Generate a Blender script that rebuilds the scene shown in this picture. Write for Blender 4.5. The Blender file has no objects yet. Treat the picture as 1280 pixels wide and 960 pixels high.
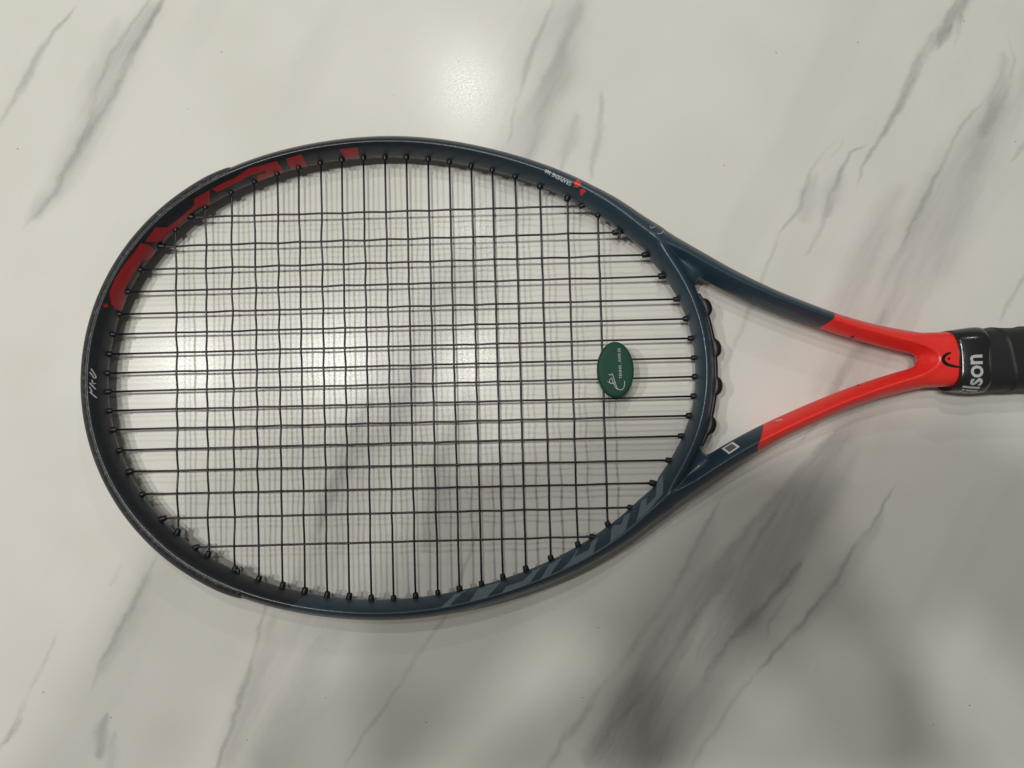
import bpy, bmesh, math, random
import numpy as np
import openvdb
from mathutils import Vector, Matrix
from mathutils.bvhtree import BVHTree
from mathutils.kdtree import KDTree
from mathutils.geometry import tessellate_polygon

random.seed(7)
SC = bpy.context.scene
COL = SC.collection

# ------------------------------------------------------------------ camera
CAM_H = 0.4215                       # lens height above the counter, metres
cam_data = bpy.data.cameras.new("camera")
cam_data.sensor_width = 36.0
cam_data.lens = 36.0 * 914.0 / 1280.0
cam_data.clip_start = 0.01
cam_data.clip_end = 50.0
cam = bpy.data.objects.new("camera", cam_data)
cam.location = (0.0, 0.0, CAM_H)
cam.rotation_euler = (0.044506, 0.0, 0.0)
COL.objects.link(cam)
SC.camera = cam

# ------------------------------------------------------------------ exposure, room light
SC.view_settings.view_transform = 'Standard'
SC.view_settings.look = 'None'
SC.view_settings.gamma = 1.0
SC.view_settings.exposure = 0.0
world = bpy.data.worlds.new("World")
SC.world = world
world.use_nodes = True
world.node_tree.nodes["Background"].inputs[0].default_value = (1.0, 0.985, 0.95, 1)
world.node_tree.nodes["Background"].inputs[1].default_value = 0.106

# small ceiling lamps, where their reflections in the counter say they hang
LAMPS = [
    # x, y, z, watts, disc diameter
    (-0.110, 0.145, 1.5, 3.7, .085),
    (-0.091, 0.490, 1.5, 2.0, .07),
    (-0.122, 0.875, 1.5, 3.3, .05),
    (-0.468, 0.145, 1.5, 5.5, .085),
    (-0.849, 0.138, 1.5, 5.6, .085),
    (0.75, 1.75, 1.5, 4.4, .08),
]
for i, (x, y, z, p, d) in enumerate(LAMPS):
    ld = bpy.data.lights.new("ceiling_lamp", 'AREA')
    ld.shape = 'DISK'
    ld.size = d
    ld.energy = p
    ld.color = (1.0, 0.98, 0.935)
    lo = bpy.data.objects.new("ceiling_lamp", ld)
    lo.location = (x, y, z)
    COL.objects.link(lo)

# ------------------------------------------------------------------ helpers
def nd(nt, typ, **kw):
    n = nt.nodes.new(typ)
    for k, v in kw.items():
        setattr(n, k, v)
    return n

def mth(nt, op, a, b=None, c=None, clamp=False):
    n = nt.nodes.new("ShaderNodeMath")
    n.operation = op
    n.use_clamp = clamp
    for i, v in enumerate((a, b, c)):
        if v is None:
            continue
        if isinstance(v, (int, float)):
            n.inputs[i].default_value = v
        else:
            nt.links.new(v, n.inputs[i])
    return n.outputs[0]

def new_mat(name):
    m = bpy.data.materials.new(name)
    m.use_nodes = True
    return m, m.node_tree, m.node_tree.nodes["Principled BSDF"]

def mix_rgb(nt, fac, a, b):
    n = nt.nodes.new("ShaderNodeMix")
    n.data_type = 'RGBA'
    for s, v in ((n.inputs[0], fac), (n.inputs[6], a), (n.inputs[7], b)):
        if isinstance(v, (int, float)):
            s.default_value = v
        elif isinstance(v, tuple):
            s.default_value = (*v, 1.0)
        else:
            nt.links.new(v, s)
    return n.outputs[2]

def bump(nt, bsdf, height, strength, dist, normal=None):
    b = nt.nodes.new("ShaderNodeBump")
    b.inputs["Strength"].default_value = strength
    b.inputs["Distance"].default_value = dist
    nt.links.new(height, b.inputs["Height"])
    nt.links.new(b.outputs[0], bsdf.inputs["Normal"])

def noise(nt, vec, scale, detail=4.0, rough=.55, out="Fac"):
    n = nt.nodes.new("ShaderNodeTexNoise")
    n.inputs["Scale"].default_value = scale
    n.inputs["Detail"].default_value = detail
    n.inputs["Roughness"].default_value = rough
    if vec is not None:
        nt.links.new(vec, n.inputs["Vector"])
    return n.outputs[out]

def ramp(nt, x, a, b, lo=0.0, hi=1.0, smooth=True):
    n = nt.nodes.new("ShaderNodeMapRange")
    n.interpolation_type = 'SMOOTHSTEP' if smooth else 'LINEAR'
    for i, v in enumerate((a, b, lo, hi)):
        n.inputs[i + 1].default_value = v
    nt.links.new(x, n.inputs[0])
    return n.outputs[0]

# ------------------------------------------------------------------ materials
def mat_marble():
    """the veins ride on the mesh as a density; clouding, speckle and polish are nodes"""
    m, nt, bs = new_mat("polished_marble")
    tc = nd(nt, "ShaderNodeTexCoord")
    mp = nd(nt, "ShaderNodeVectorMath", operation='SCALE')
    mp.inputs["Scale"].default_value = 1000.0            # millimetres
    nt.links.new(tc.outputs["Object"], mp.inputs[0])
    pos = mp.outputs[0]
    at = nd(nt, "ShaderNodeAttribute", attribute_name="vein_density")
    fine = noise(nt, pos, .9, 3, .65)
    vein = mth(nt, 'MULTIPLY', at.outputs["Fac"], ramp(nt, fine, .2, .75, .80, 1.2, False), clamp=True)
    big = noise(nt, pos, .012, 2)
    base = mix_rgb(nt, ramp(nt, big, .35, .65), (.70, .685, .63), (.735, .72, .675))
    col = mix_rgb(nt, vein, base, (.30, .29, .285))
    grain = noise(nt, pos, 1.1, 2, .6)
    hsv = nd(nt, "ShaderNodeHueSaturation")
    nt.links.new(col, hsv.inputs["Color"])
    nt.links.new(ramp(nt, grain, .3, .7, .975, 1.025, False), hsv.inputs["Value"])
    nt.links.new(hsv.outputs[0], bs.inputs["Base Color"])
    bs.inputs["Specular IOR Level"].default_value = .24
    nt.links.new(ramp(nt, fine, .3, .7, .16, .26, False), bs.inputs["Roughness"])
    bump(nt, bs, grain, .10, .0002)
    return m

def mat_paint():
    """racket paint: charcoal tip, slate blue hoop, red throat; all in the racket's own millimetres"""
    m, nt, bs = new_mat("racket_paint")
    tc = nd(nt, "ShaderNodeTexCoord")
    sep = nd(nt, "ShaderNodeSeparateXYZ")
    nt.links.new(tc.outputs["Object"], sep.inputs[0])
    X = mth(nt, 'MULTIPLY', sep.outputs[0], 1000.0)
    Y = mth(nt, 'MULTIPLY', sep.outputs[1], 1000.0)
    Z = mth(nt, 'MULTIPLY', sep.outputs[2], 1000.0)
    edge = None                                            # the red starts along a broken line across each arm
    for (y0, xa), (y1, xb) in zip(RED_EDGE, RED_EDGE[1:]):
        seg = ramp(nt, Y, y0, y1, 0.0, xb - xa, False)
        edge = mth(nt, 'ADD', seg, RED_EDGE[0][1]) if edge is None else mth(nt, 'ADD', edge, seg)
    red = ramp(nt, mth(nt, 'SUBTRACT', X, edge), -.12, .12)
    up = mth(nt, 'GREATER_THAN', Y, 0.0)
    # charcoal tip, slanted cut below; the long upper fade also paints in shade
    cut_lo = mth(nt, 'SUBTRACT', X, mth(nt, 'MULTIPLY_ADD', mth(nt, 'ADD', Y, 118.0), 1.35, -52.0))
    dk_lo = ramp(nt, cut_lo, -.25, .25, 1.0, 0.0)
    dk_up = ramp(nt, X, -40.0, 120.0, 1.0, 0.0)
    dark = mth(nt, 'ADD', mth(nt, 'MULTIPLY', up, dk_up), mth(nt, 'MULTIPLY', mth(nt, 'SUBTRACT', 1.0, up), dk_lo))
    flake = noise(nt, tc.outputs["Object"], 5200.0, 1, .5)
    blue = mix_rgb(nt, ramp(nt, flake, .4, .8), (.017, .039, .058), (.024, .050, .073))
    char = mix_rgb(nt, ramp(nt, flake, .4, .8), (.007, .011, .015), (.012, .016, .021))
    c = mix_rgb(nt, dark, blue, char)
    c = mix_rgb(nt, red, c, (.85, .030, .022))
    # little chips along the crown of the beam
    chips = ramp(nt, noise(nt, tc.outputs["Object"], 900.0, 2, .6), .72, .76)
    chips = mth(nt, 'MULTIPLY', chips, mth(nt, 'MULTIPLY', ramp(nt, Z, 9.8, 10.6), mth(nt, 'SUBTRACT', 1.0, red)))
    c = mix_rgb(nt, mth(nt, 'MULTIPLY', chips, .16), c, (.30, .31, .31))
    nt.links.new(c, bs.inputs["Base Color"])
    bs.inputs["Roughness"].default_value = .38
    nt.links.new(ramp(nt, noise(nt, tc.outputs["Object"], 260.0, 4, .65), .3, .75, .36, .50, False), bs.inputs["Roughness"])
    bs.inputs["Coat Weight"].default_value = .28
    bs.inputs["Coat Roughness"].default_value = .18
    return m

def mat_plain(name, col, rough, grain=0.0, grain_scale=900.0, coat=0.0, spec=.5, var=.12, bump_s=0.0, bump_d=.0003):
    m, nt, bs = new_mat(name)
    tc = nd(nt, "ShaderNodeTexCoord")
    n = noise(nt, tc.outputs["Object"], grain_scale, 3, .6)
    lo = tuple(c * (1 - var) for c in col); hi = tuple(c * (1 + var) for c in col)
    nt.links.new(mix_rgb(nt, n, lo, hi), bs.inputs["Base Color"])
    bs.inputs["Roughness"].default_value = rough
    bs.inputs["Specular IOR Level"].default_value = spec
    bs.inputs["Coat Weight"].default_value = coat
    bs.inputs["Coat Roughness"].default_value = .2
    if bump_s:
        bump(nt, bs, n, bump_s, bump_d)
    return m

def mat_bumper():
    m, nt, bs = new_mat("bumper_plastic")
    tc = nd(nt, "ShaderNodeTexCoord")
    sep = nd(nt, "ShaderNodeSeparateXYZ")
    nt.links.new(tc.outputs["Object"], sep.inputs[0])
    scuff = ramp(nt, noise(nt, tc.outputs["Object"], 420.0, 5, .75), .50, .68)
    top = ramp(nt, sep.outputs[2], .0085, .0108)
    f = mth(nt, 'MULTIPLY', scuff, mth(nt, 'ADD', mth(nt, 'MULTIPLY', top, .32), .04))
    nt.links.new(mix_rgb(nt, f, (.013, .016, .019), (.26, .265, .26)), bs.inputs["Base Color"])
    bs.inputs["Roughness"].default_value = .50
    bump(nt, bs, noise(nt, tc.outputs["Object"], 1800.0, 3, .6), .12, .0003)
    return m

VEINS = [(-126.3, 40.9, [-297.9, -298.8, -298.9, -296.9, -297.8, -298.2, -298.8, -297.8, -302.3], [1.2, 3.6, 1.0], 0.62, 0.5), (-120.5, 39.2, [-299.5, -302.8, -302.0, -298.7, -297.9, -302.2], [4.8, 8.4, 3.5999999999999996], 0.3, 1), (-122.0, -18.1, [-305.8, -306.9, -308.6, -309.4, -305.6, -300.6, -298.7], [0.8, 1.2, 0.8], 0.34, 0.5), (-97.2, -29.5, [-316.0, -313.5, -306.6, -299.9], [2.4, 7.199999999999999, 2.4], 0.14, 1), (-91.1, 9.5, [-342.5, -344.5, -346.4, -345.6, -345.4, -345.6, -346.6], [0.8, 2.2, 1.4], 0.5, 0.6), (-238.2, -136.7, [-97.0, -95.4, -93.5, -90.9, -86.7, -83.1, -77.4], [1.0, 1.6, 0.8], 0.42, 0.6), (-250.3, 198.8, [-84.7, -79.8, -69.9, -64.0, -61.1, -63.5, -65.0, -51.8, -44.2], [16.8, 14.399999999999999, 10.799999999999999], 0.27, 1), (-240.7, -127.7, [-82.2, -77.0, -72.0, -66.5, -64.0], [3.5999999999999996, 6.0, 2.4], 0.28, 1), (-194.6, -142.8, [-45.8, -36.6, -30.4, -25.4], [1.0, 2.2, 0.8], 0.36, 0.8), (-175.9, -138.9, [-50.1, -47.9, -45.7, -43.5], [1.7999999999999998, 3.5999999999999996, 1.2], 0.25, 0.9), (23.0, 120.7, [-76.8, -75.5, -72.2, -69.6, -67.4, -60.3], [2.0, 5.0, 3.0], 0.5, 0.8), (-3.3, 51.0, [-62.3, -59.3, -57.7, -56.0], [2.4, 5.3999999999999995, 2.4], 0.36, 0.9), (-5.5, 91.9, [-29.2, -24.6, -23.4, -14.1, -7.3], [3.5999999999999996, 8.4, 3.5999999999999996], 0.3, 1), (56.7, 221.5, [9.9, 15.5, 18.2, 20.0, 17.8, 16.6, 14.2, 12.2, 11.5], [0.9, 1.1, 1.0], 0.42, 0.4), (144.1, 262.6, [-74.9, -71.1, -65.9, -61.2, -57.6, -53.9, -50.2], [0.9, 1.5, 1.0], 0.5, 0.5), (159.8, 253.8, [-66.1, -60.3, -55.7, -51.8, -48.0], [2.4, 7.199999999999999, 4.8], 0.25, 1), (145.4, 244.8, [-35.0, -34.3, -33.5, -35.9, -31.3], [6.0, 14.399999999999999, 9.6], 0.22, 1), (163.9, 250.9, [-139.8, -139.9, -138.7, -138.4, -138.6, -134.5], [0.9, 1.8, 0.9], 0.55, 0.6), (175.8, 240.8, [-138.2, -136.2, -136.0, -135.6], [2.4, 6.0, 2.4], 0.22, 1), (180.6, 195.4, [-155.5, -155.2, -155.2, -155.4], [0.8, 1.6, 0.6], 0.42, 0.6), (256.0, 281.6, [-121.6, -119.6, -116.4, -113.1], [1.2, 3.84, 1.7999999999999998], 0.35, 0.9), (263.0, 286.7, [-111.3, -109.2, -106.9, -103.9], [1.2, 3.0, 2.4], 0.2, 1), (231.2, 311.9, [-169.4, -166.7, -166.9, -164.3, -163.9, -167.0], [0.8, 1.2, 1.1], 0.3, 0.6), (280.4, 300.6, [-161.8, -162.3, -163.3, -164.7], [0.6, 1.6, 0.8], 0.3, 0.7), (-356.0, -210.9, [120.0, 118.7, 113.9, 111.4, 112.3, 112.4, 111.9, 110.8, 114.0], [3.5, 2.6, 0.8], 0.6, 0.5), (-350.0, -294.1, [114.1, 114.2, 111.9, 110.3, 112.4], [1.0, 1.3, 0.8], 0.4, 0.6), (-327.2, -308.1, [117.7, 117.1, 116.9, 116.9], [0.8, 3.0, 0.5], 0.5, 0.5), (-336.8, -314.7, [120.2, 121.6, 123.2, 125.1], [0.8, 1.8, 0.4], 0.45, 0.5), (-241.6, -160.9, [108.7, 100.6, 100.6, 102.5, 104.2, 105.1, 105.2, 104.8], [0.8, 1.7, 0.8], 0.5, 0.5), (-234.3, -166.5, [89.3, 86.1, 83.9, 87.3, 90.1, 88.6, 86.6], [0.6, 1.4, 0.7], 0.44, 0.5), (-237.1, -223.2, [92.6, 93.3, 93.3, 91.9], [0.5, 1.0, 0.5], 0.3, 0.6), (-222.3, -187.4, [100.2, 102.3, 104.0, 105.2], [1.2, 5.3999999999999995, 1.7999999999999998], 0.22, 1), (-210.3, -179.0, [88.0, 90.8, 93.1, 94.8], [1.2, 4.8, 1.7999999999999998], 0.18, 1), (-166.8, -77.9, [87.0, 88.8, 88.9, 90.6, 92.1, 92.1, 92.6, 94.4], [0.8, 1.2, 0.8], 0.3, 0.6), (-315.0, -84.1, [161.9, 163.2, 162.2, 160.1, 159.8, 160.4, 161.9, 163.4, 163.9], [4.8, 15.6, 14.399999999999999], 0.3, 1), (-295.4, -175.4, [155.0, 150.9, 150.9, 150.6, 151.2, 151.6, 152.2], [0.7, 1.3, 0.8], 0.36, 0.6), (-249.1, -167.0, [149.6, 151.2, 153.2, 153.2, 151.3], [0.8, 2.5, 1.2], 0.33, 0.8), (-230.6, -125.2, [135.4, 133.9, 135.9, 138.6, 141.3, 142.7], [3.5999999999999996, 9.6, 7.199999999999999], 0.22, 1), (-338.2, -313.3, [148.1, 153.9, 158.8, 161.7, 162.8], [0.6, 1.2, 0.6], 0.32, 0.6), (-329.1, -273.0, [151.6, 158.8, 162.2, 163.7], [2.4, 4.8, 2.4], 0.28, 1), (-291.8, -269.0, [188.3, 187.1, 186.0, 185.1], [0.6, 1.5, 0.5], 0.4, 0.6), (-339.0, -184.0, [169.8, 170.5, 172.8, 173.8, 176.0, 178.7, 182.7], [3.5999999999999996, 10.799999999999999, 6.0], 0.16, 1), (-222.1, -181.9, [223.4, 222.5, 222.7, 222.8], [0.7, 1.2, 0.7], 0.38, 0.6), (-159.3, -95.3, [161.6, 160.0, 157.1, 155.5], [1.44, 3.5999999999999996, 2.4], 0.3, 0.9), (-112.0, -65.2, [157.3, 157.2, 155.5, 153.0], [0.6, 1.1, 0.6], 0.33, 0.7), (-98.1, 165.4, [180.0, 173.4, 171.1, 168.4, 164.2, 160.2, 157.9, 157.1, 156.4], [10.799999999999999, 31.2, 33.6], 0.38, 2), (-21.2, 176.3, [126.8, 127.8, 127.6, 126.8, 122.9, 119.1, 116.2, 112.1, 108.6], [1.2, 1.6, 2.0], 0.4, 0.6), (-5.7, 149.0, [129.8, 131.6, 131.6, 128.4, 125.2, 122.0], [3.5999999999999996, 10.799999999999999, 9.6], 0.22, 1), (-78.0, 156.5, [167.1, 160.8, 157.7, 154.6, 148.4, 143.2, 141.3, 132.4, 131.2], [1.1, 1.9, 1.2], 0.4, 0.6), (10.9, 36.1, [151.4, 151.8, 152.0, 150.3], [0.8, 3.0, 0.8], 0.42, 0.8), (47.7, 70.1, [145.0, 143.8, 142.7, 141.5], [0.8, 2.5, 0.8], 0.36, 0.8), (-10.4, 71.9, [183.1, 181.6, 179.5, 175.3, 171.0, 168.0, 166.1], [1.6, 1.6, 0.7], 0.5, 0.6), (-6.6, 16.8, [183.5, 182.6, 181.5, 180.3], [1.2, 3.5999999999999996, 0.96], 0.35, 0.9), (24.1, 52.9, [179.0, 176.0, 172.3, 168.4], [1.2, 3.84, 1.2], 0.34, 0.9), (5.5, 40.1, [187.8, 187.1, 186.0, 185.0, 187.3], [0.5, 1.2, 0.7], 0.36, 0.6), (-71.1, 62.9, [212.0, 211.1, 209.1, 207.3, 206.3, 203.1, 199.6, 194.7, 192.1], [0.8, 1.5, 1.0], 0.66, 0.4), (-53.7, 35.5, [213.2, 209.3, 206.1, 200.3], [2.4, 4.8, 2.4], 0.24, 1), (-79.6, 140.2, [184.4, 183.2, 178.0, 173.9, 170.0, 166.5, 165.9], [3.5999999999999996, 9.6, 8.4], 0.22, 1), (-12.8, 143.4, [185.5, 179.0, 170.9, 165.6, 162.0, 160.0], [1.0, 1.8, 1.2], 0.34, 0.7), (60.9, 131.6, [191.0, 186.8, 183.7, 181.7], [0.8, 1.4, 1.0], 0.28, 0.7)]
RED_EDGE = [(-60, 200), (-48.4, 196.8), (-46.6, 194.8), (-44.6, 194.4), (-40, 196.6), (-36, 199.2), (-32.6, 201.4), (-30, 203), (0, 216), (12, 228.2), (17.4, 231.8), (23.2, 238.4), (27.5, 241.2), (60, 243)]

MARBLE = mat_marble()
PAINT = mat_paint()
BUMPER = mat_bumper()
STRING = mat_plain("string_polyester", (.008, .011, .017), .34, grain_scale=300, var=.3)
SLEEVE = mat_plain("bare_string", (.55, .55, .53), .3)
GROMMET = mat_plain("grommet_nylon", (.008, .009, .011), .4, spec=.35)
RUBBER = mat_plain("green_rubber", (.005, .052, .034), .62, grain_scale=1500, spec=.3, bump_s=.1)
WHITE = mat_plain("white_print", (.72, .74, .72), .5, var=.04)
SILVER = mat_plain("silver_print", (.46, .47, .47), .45, var=.06)
PANEL = mat_plain("dark_grey_print", (.13, .135, .135), .5, var=.3, grain_scale=2500)
GREYPRINT = mat_plain("grey_print", (.34, .36, .37), .5, var=.25)
LETTER_RED = mat_plain("red_print", (.32, .012, .016), .4, coat=.2)
LOGO_RED = mat_plain("bright_red_print", (.62, .035, .03), .4, coat=.2)
LETTER_GREY = mat_plain("blue_grey_print", (.115, .155, .19), .38, coat=.3)
BLACKPRINT = mat_plain("black_print", (.006, .006, .006), .35, coat=.2)
CHIP_LIGHT = mat_plain("bare_filler", (.55, .36, .28), .6)
COLLAR = mat_plain("collar_rubber", (.013, .014, .015), .20, grain_scale=90, spec=.8, bump_s=.12, bump_d=.001)
WRAP = mat_plain("overgrip", (.014, .015, .0155), .55, grain_scale=700, bump_s=.25, bump_d=.0004)
CAPM = mat_plain("butt_cap_plastic", (.012, .012, .013), .4)
DUST = mat_plain("dark_dust", (.06, .055, .05), .8)

# ------------------------------------------------------------------ object helpers
def link_mesh(name, me, mat, parent=None, smooth=True):
    o = bpy.data.objects.new(name, me)
    COL.objects.link(o)
    if mat is not None and not me.materials:
        me.materials.append(mat)
    if smooth:
        me.polygons.foreach_set("use_smooth", [True] * len(me.polygons))
    if parent is not None:
        o.parent = parent
    return o

def obj(name, verts, faces, mat, parent=None, smooth=True):
    me = bpy.data.meshes.new(name)
    me.from_pydata([tuple(v) for v in verts], [], [tuple(f) for f in faces])
    me.update()
    return link_mesh(name, me, mat, parent, smooth)

def tube(path, radii, n=10, caps=True):
    """verts, faces of a round tube along path (mm)"""
    P = [Vector(p) for p in path]
    if isinstance(radii, (int, float)):
        radii = [radii] * len(P)
    V, Fc = [], []
    up = Vector((0, 0, 1))
    for i, p in enumerate(P):
        t = (P[min(i + 1, len(P) - 1)] - P[max(i - 1, 0)]).normalized()
        a = t.cross(up)
        if a.length < 1e-4:
            a = t.cross(Vector((1, 0, 0)))
        a.normalize(); b = a.cross(t)
        for k in range(n):
            q = 2 * math.pi * k / n
            V.append(p + radii[i] * (math.cos(q) * a + math.sin(q) * b))
    for i in range(len(P) - 1):
        for k in range(n):
            Fc.append((i * n + k, i * n + (k + 1) % n, (i + 1) * n + (k + 1) % n, (i + 1) * n + k))
    if caps:
        Fc.append(tuple(range(n - 1, -1, -1)))
        m = (len(P) - 1) * n
        Fc.append(tuple(range(m, m + n)))
    return V, Fc

def mm(V):
    return [Vector(v) / 1000.0 for v in V]

# ------------------------------------------------------------------ the counter
def lattice(seed):
    return np.random.RandomState(seed).rand(256, 256)
def vnoise(x, y, seed):
    g = lattice(seed)
    xi, yi = np.floor(x).astype(int), np.floor(y).astype(int)
    fx, fy = x - xi, y - yi
    fx = fx * fx * (3 - 2 * fx); fy = fy * fy * (3 - 2 * fy)
    g00, g10 = g[xi % 256, yi % 256], g[(xi + 1) % 256, yi % 256]
    g01, g11 = g[xi % 256, (yi + 1) % 256], g[(xi + 1) % 256, (yi + 1) % 256]
    return (g00 * (1 - fx) + g10 * fx) * (1 - fy) + (g01 * (1 - fx) + g11 * fx) * fy
def fbm(x, y, seed, oct=4, gain=.5):
    t, a, tot = 0, 1.0, 0.0
    for o_ in range(oct):
        t = t + a * vnoise(x * 2 ** o_ + 17.3 * o_, y * 2 ** o_ + 5.1 * o_, seed + o_); tot += a; a *= gain
    return t / tot
def sstep(x, a, b):
    u = np.clip((x - a) / (b - a), 0, 1)
    return u * u * (3 - 2 * u)

def more_veins(dsx, dsy):
    """the slab goes on past what the photograph shows, with the same kind of grain"""
    rv = random.Random(23)
    out = []
    while len(out) < 70:
        x, y = rv.uniform(-950, 1150), rv.uniform(-480, 960)
        ln = rv.uniform(90, 300)
        ok = True
        for k in range(-6, 7):
            px, py = x + dsx * ln * k / 10, y + dsy * ln * k / 10
            if -335 < px < 335 and -235 < py < 285:
                ok = False
        if not ok:
            continue
        s, t = x * dsx + y * dsy, -x * dsy + y * dsx
        soft = rv.choice((.6, 1, 1))
        w = rv.uniform(4, 6) if soft < 1 else rv.uniform(9, 26)
        out.append((s - ln / 2, s + ln / 2, [t + rv.uniform(-9, 9) for _ in range(6)], [w * .5, w, w * .6], rv.uniform(.22, .42), soft))
    return out

def vein_density(X, Y):
    """grey veins of the slab, in world millimetres"""
    dsx, dsy = (-0.47716, -0.87882)
    wx = X + 3.2 * (fbm(X / 22, Y / 22, 1) - .5) + 1.1 * (fbm(X / 5, Y / 5, 9, 3) - .5) * 2
    wy = Y + 3.2 * (fbm(X / 22, Y / 22, 5) - .5) + 1.1 * (fbm(X / 5, Y / 5, 13, 3) - .5) * 2
    S = wx * dsx + wy * dsy; T = -wx * dsy + wy * dsx
    wash = fbm(S / 46, T / 7.0, 21, 4, .55)           # blotches along the grain
    streak = fbm(S / 60, T / 2.2, 31, 4, .6)          # finer lines along the grain
    dots = fbm(X / 2.6, Y / 2.6, 41, 3, .6)
    keep = np.ones_like(X)
    for s0, s1, ts, ws, strength, soft in VEINS + more_veins(dsx, dsy):
        n = len(ts)
        u = (S - s0) / (s1 - s0)
        sel = (u > -.06) & (u < 1.06)
        us = u[sel]
        tt = np.interp(us, np.linspace(0, 1, n), ts)
        k = np.ones(1)
        w = np.interp(us, [-.03, .06, .5, .94, 1.03], [.15, ws[0], ws[1], ws[2], .1])
        d = T[sel] - tt
        if soft > 1:                                  # one clean edge, fading to the other side
            p = sstep(d, -w * 1.06, -w * .82) * (1 - sstep(d, -w * .2, w * 1.1))
        else:
            w = w * (1 + .55 * (wash[sel] - .5))
            q = np.abs(d) / w
            p = np.exp2(-1.0 * q ** (2.0 + 1.4 * (1 - soft)))
        p = p * sstep(us, -.03, .09) * (1 - sstep(us, .91, 1.03)) * (1.45 if soft >= .9 else .88)
        if soft >= .9:
            mod = .72 + .36 * sstep(wash[sel], .3, .7) + .30 * (streak[sel] - .5)
        else:
            mod = .45 + .75 * sstep(wash[sel], .28, .62) + .5 * (dots[sel] - .5)
        keep[sel] *= 1 - np.clip(.85 * strength * p * mod, 0, .95)
    faint = .09 * sstep(fbm(S / 190, T / 34, 51, 3, .5), .54, .78) + .02 * sstep(streak, .55, .85)
    return np.clip(1 - keep * (1 - faint), 0, 1)

def build_counter():
    gx = np.r_[np.arange(-1000, -316.5, 5.0), np.arange(-316, 316.1, .9), np.arange(320, 1201, 5.0)] / 1000
    gy = np.r_[np.arange(-500, -214.5, 5.0), np.arange(-214, 262.1, .9), np.arange(266, 1001, 5.0)] / 1000
    nx, ny = len(gx), len(gy)
    X, Y = np.meshgrid(gx, gy, indexing='ij')
    co = np.zeros((nx * ny + 4, 3)); co[:nx * ny, 0] = X.ravel(); co[:nx * ny, 1] = Y.ravel()
    k = nx * ny
    co[k:] = [(gx[0], gy[0], -.03), (gx[-1], gy[0], -.03), (gx[-1], gy[-1], -.03), (gx[0], gy[-1], -.03)]
    I = np.arange(nx * ny).reshape(nx, ny)
    F = np.stack([I[:-1, :-1], I[1:, :-1], I[1:, 1:], I[:-1, 1:]], -1).reshape(-1, 4)
    me = bpy.data.meshes.new("countertop")
    rim = [list(I[:, 0]) + [k + 1, k], list(I[-1, :]) + [k + 2, k + 1], list(I[::-1, -1]) + [k + 3, k + 2], list(I[0, ::-1]) + [k, k + 3]]
    loops = list(F.ravel()); starts = list(range(0, 4 * len(F), 4))
    for r in rim:
        starts.append(len(loops)); loops += [int(v) for v in r]
    starts.append(len(loops)); loops += [k + 3, k + 2, k + 1, k]
    me.vertices.add(len(co)); me.vertices.foreach_set("co", co.astype(np.float32).ravel())
    me.loops.add(len(loops)); me.loops.foreach_set("vertex_index", np.array(loops, np.int32))
    me.polygons.add(len(starts)); me.polygons.foreach_set("loop_start", np.array(starts, np.int32))
    me.update(calc_edges=True)
    dens = np.zeros(len(co), np.float32)
    dens[:k] = vein_density(X.ravel() * 1000, Y.ravel() * 1000)
    at = me.attributes.new("vein_density", 'FLOAT', 'POINT')
    at.data.foreach_set("value", dens)
    return link_mesh("countertop", me, MARBLE, smooth=False)
counter = build_counter()
counter["kind"] = "structure"
counter["label"] = "pale marble counter with grey diagonal veins under the racket"

# ------------------------------------------------------------------ the racket
ux, uy, uz = Vector((0.999602, 0.027048, 0.008)), Vector((-0.027049, 0.999634, 0.0)), Vector((-0.007997, -0.000216, 0.999968))
root = bpy.data.objects.new("tennis_racket", None)
COL.objects.link(root)
root.matrix_world = Matrix(((ux.x, uy.x, uz.x, -0.0622), (ux.y, uy.y, uz.y, 0.0235), (ux.z, uy.z, uz.z, 0.01269), (0, 0, 0, 1)))
root["label"] = "dark blue tennis racket with red throat and black strings lying on marble"
root["category"] = "tennis racket"

RIDGE_C = [147.9912, -2.8976, 20.6656, 1.6046, 1.0431, 0.3213, -0.4137, -0.0963, 0.0319]
WALL_C = [141.9844, -2.7025, 20.5719, 1.9141, 1.7471, 0.622, -0.0126, 0.1979, 0.045]
def corner(a):
    b = abs((a + math.pi) % (2 * math.pi) - math.pi)
    return 1.5 * math.exp(-((b - .455) / .055) ** 2)
def r_of(c, a):
    return sum(c[k] * math.cos(k * a) for k in range(len(c))) + corner(a)

def ridge_frame(a):
    """point on the crown line of the hoop, outward normal"""
    e = 1e-3
    p = [Vector((r_of(RIDGE_C, q) * math.cos(q), r_of(RIDGE_C, q) * math.sin(q), 0)) for q in (a - e, a, a + e)]
    t = (p[2] - p[0]).normalized()
    return p[1], Vector((t.y, -t.x, 0))

ARM = [(142.6, 70.9), (145.4, 69.2), (149.4, 67.6), (153.5, 65.7), (161, 61.9), (169, 57.0), (181.5, 49.6), (194, 43.0), (207.4, 36.6), (218, 32.0), (232.4, 26.0), (246, 20.8), (260.5, 15.9), (275.5, 11.4), (284, 8.9), (290.2, 6.2), (294.0, 3.2), (295.4, 0.0)]

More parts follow.
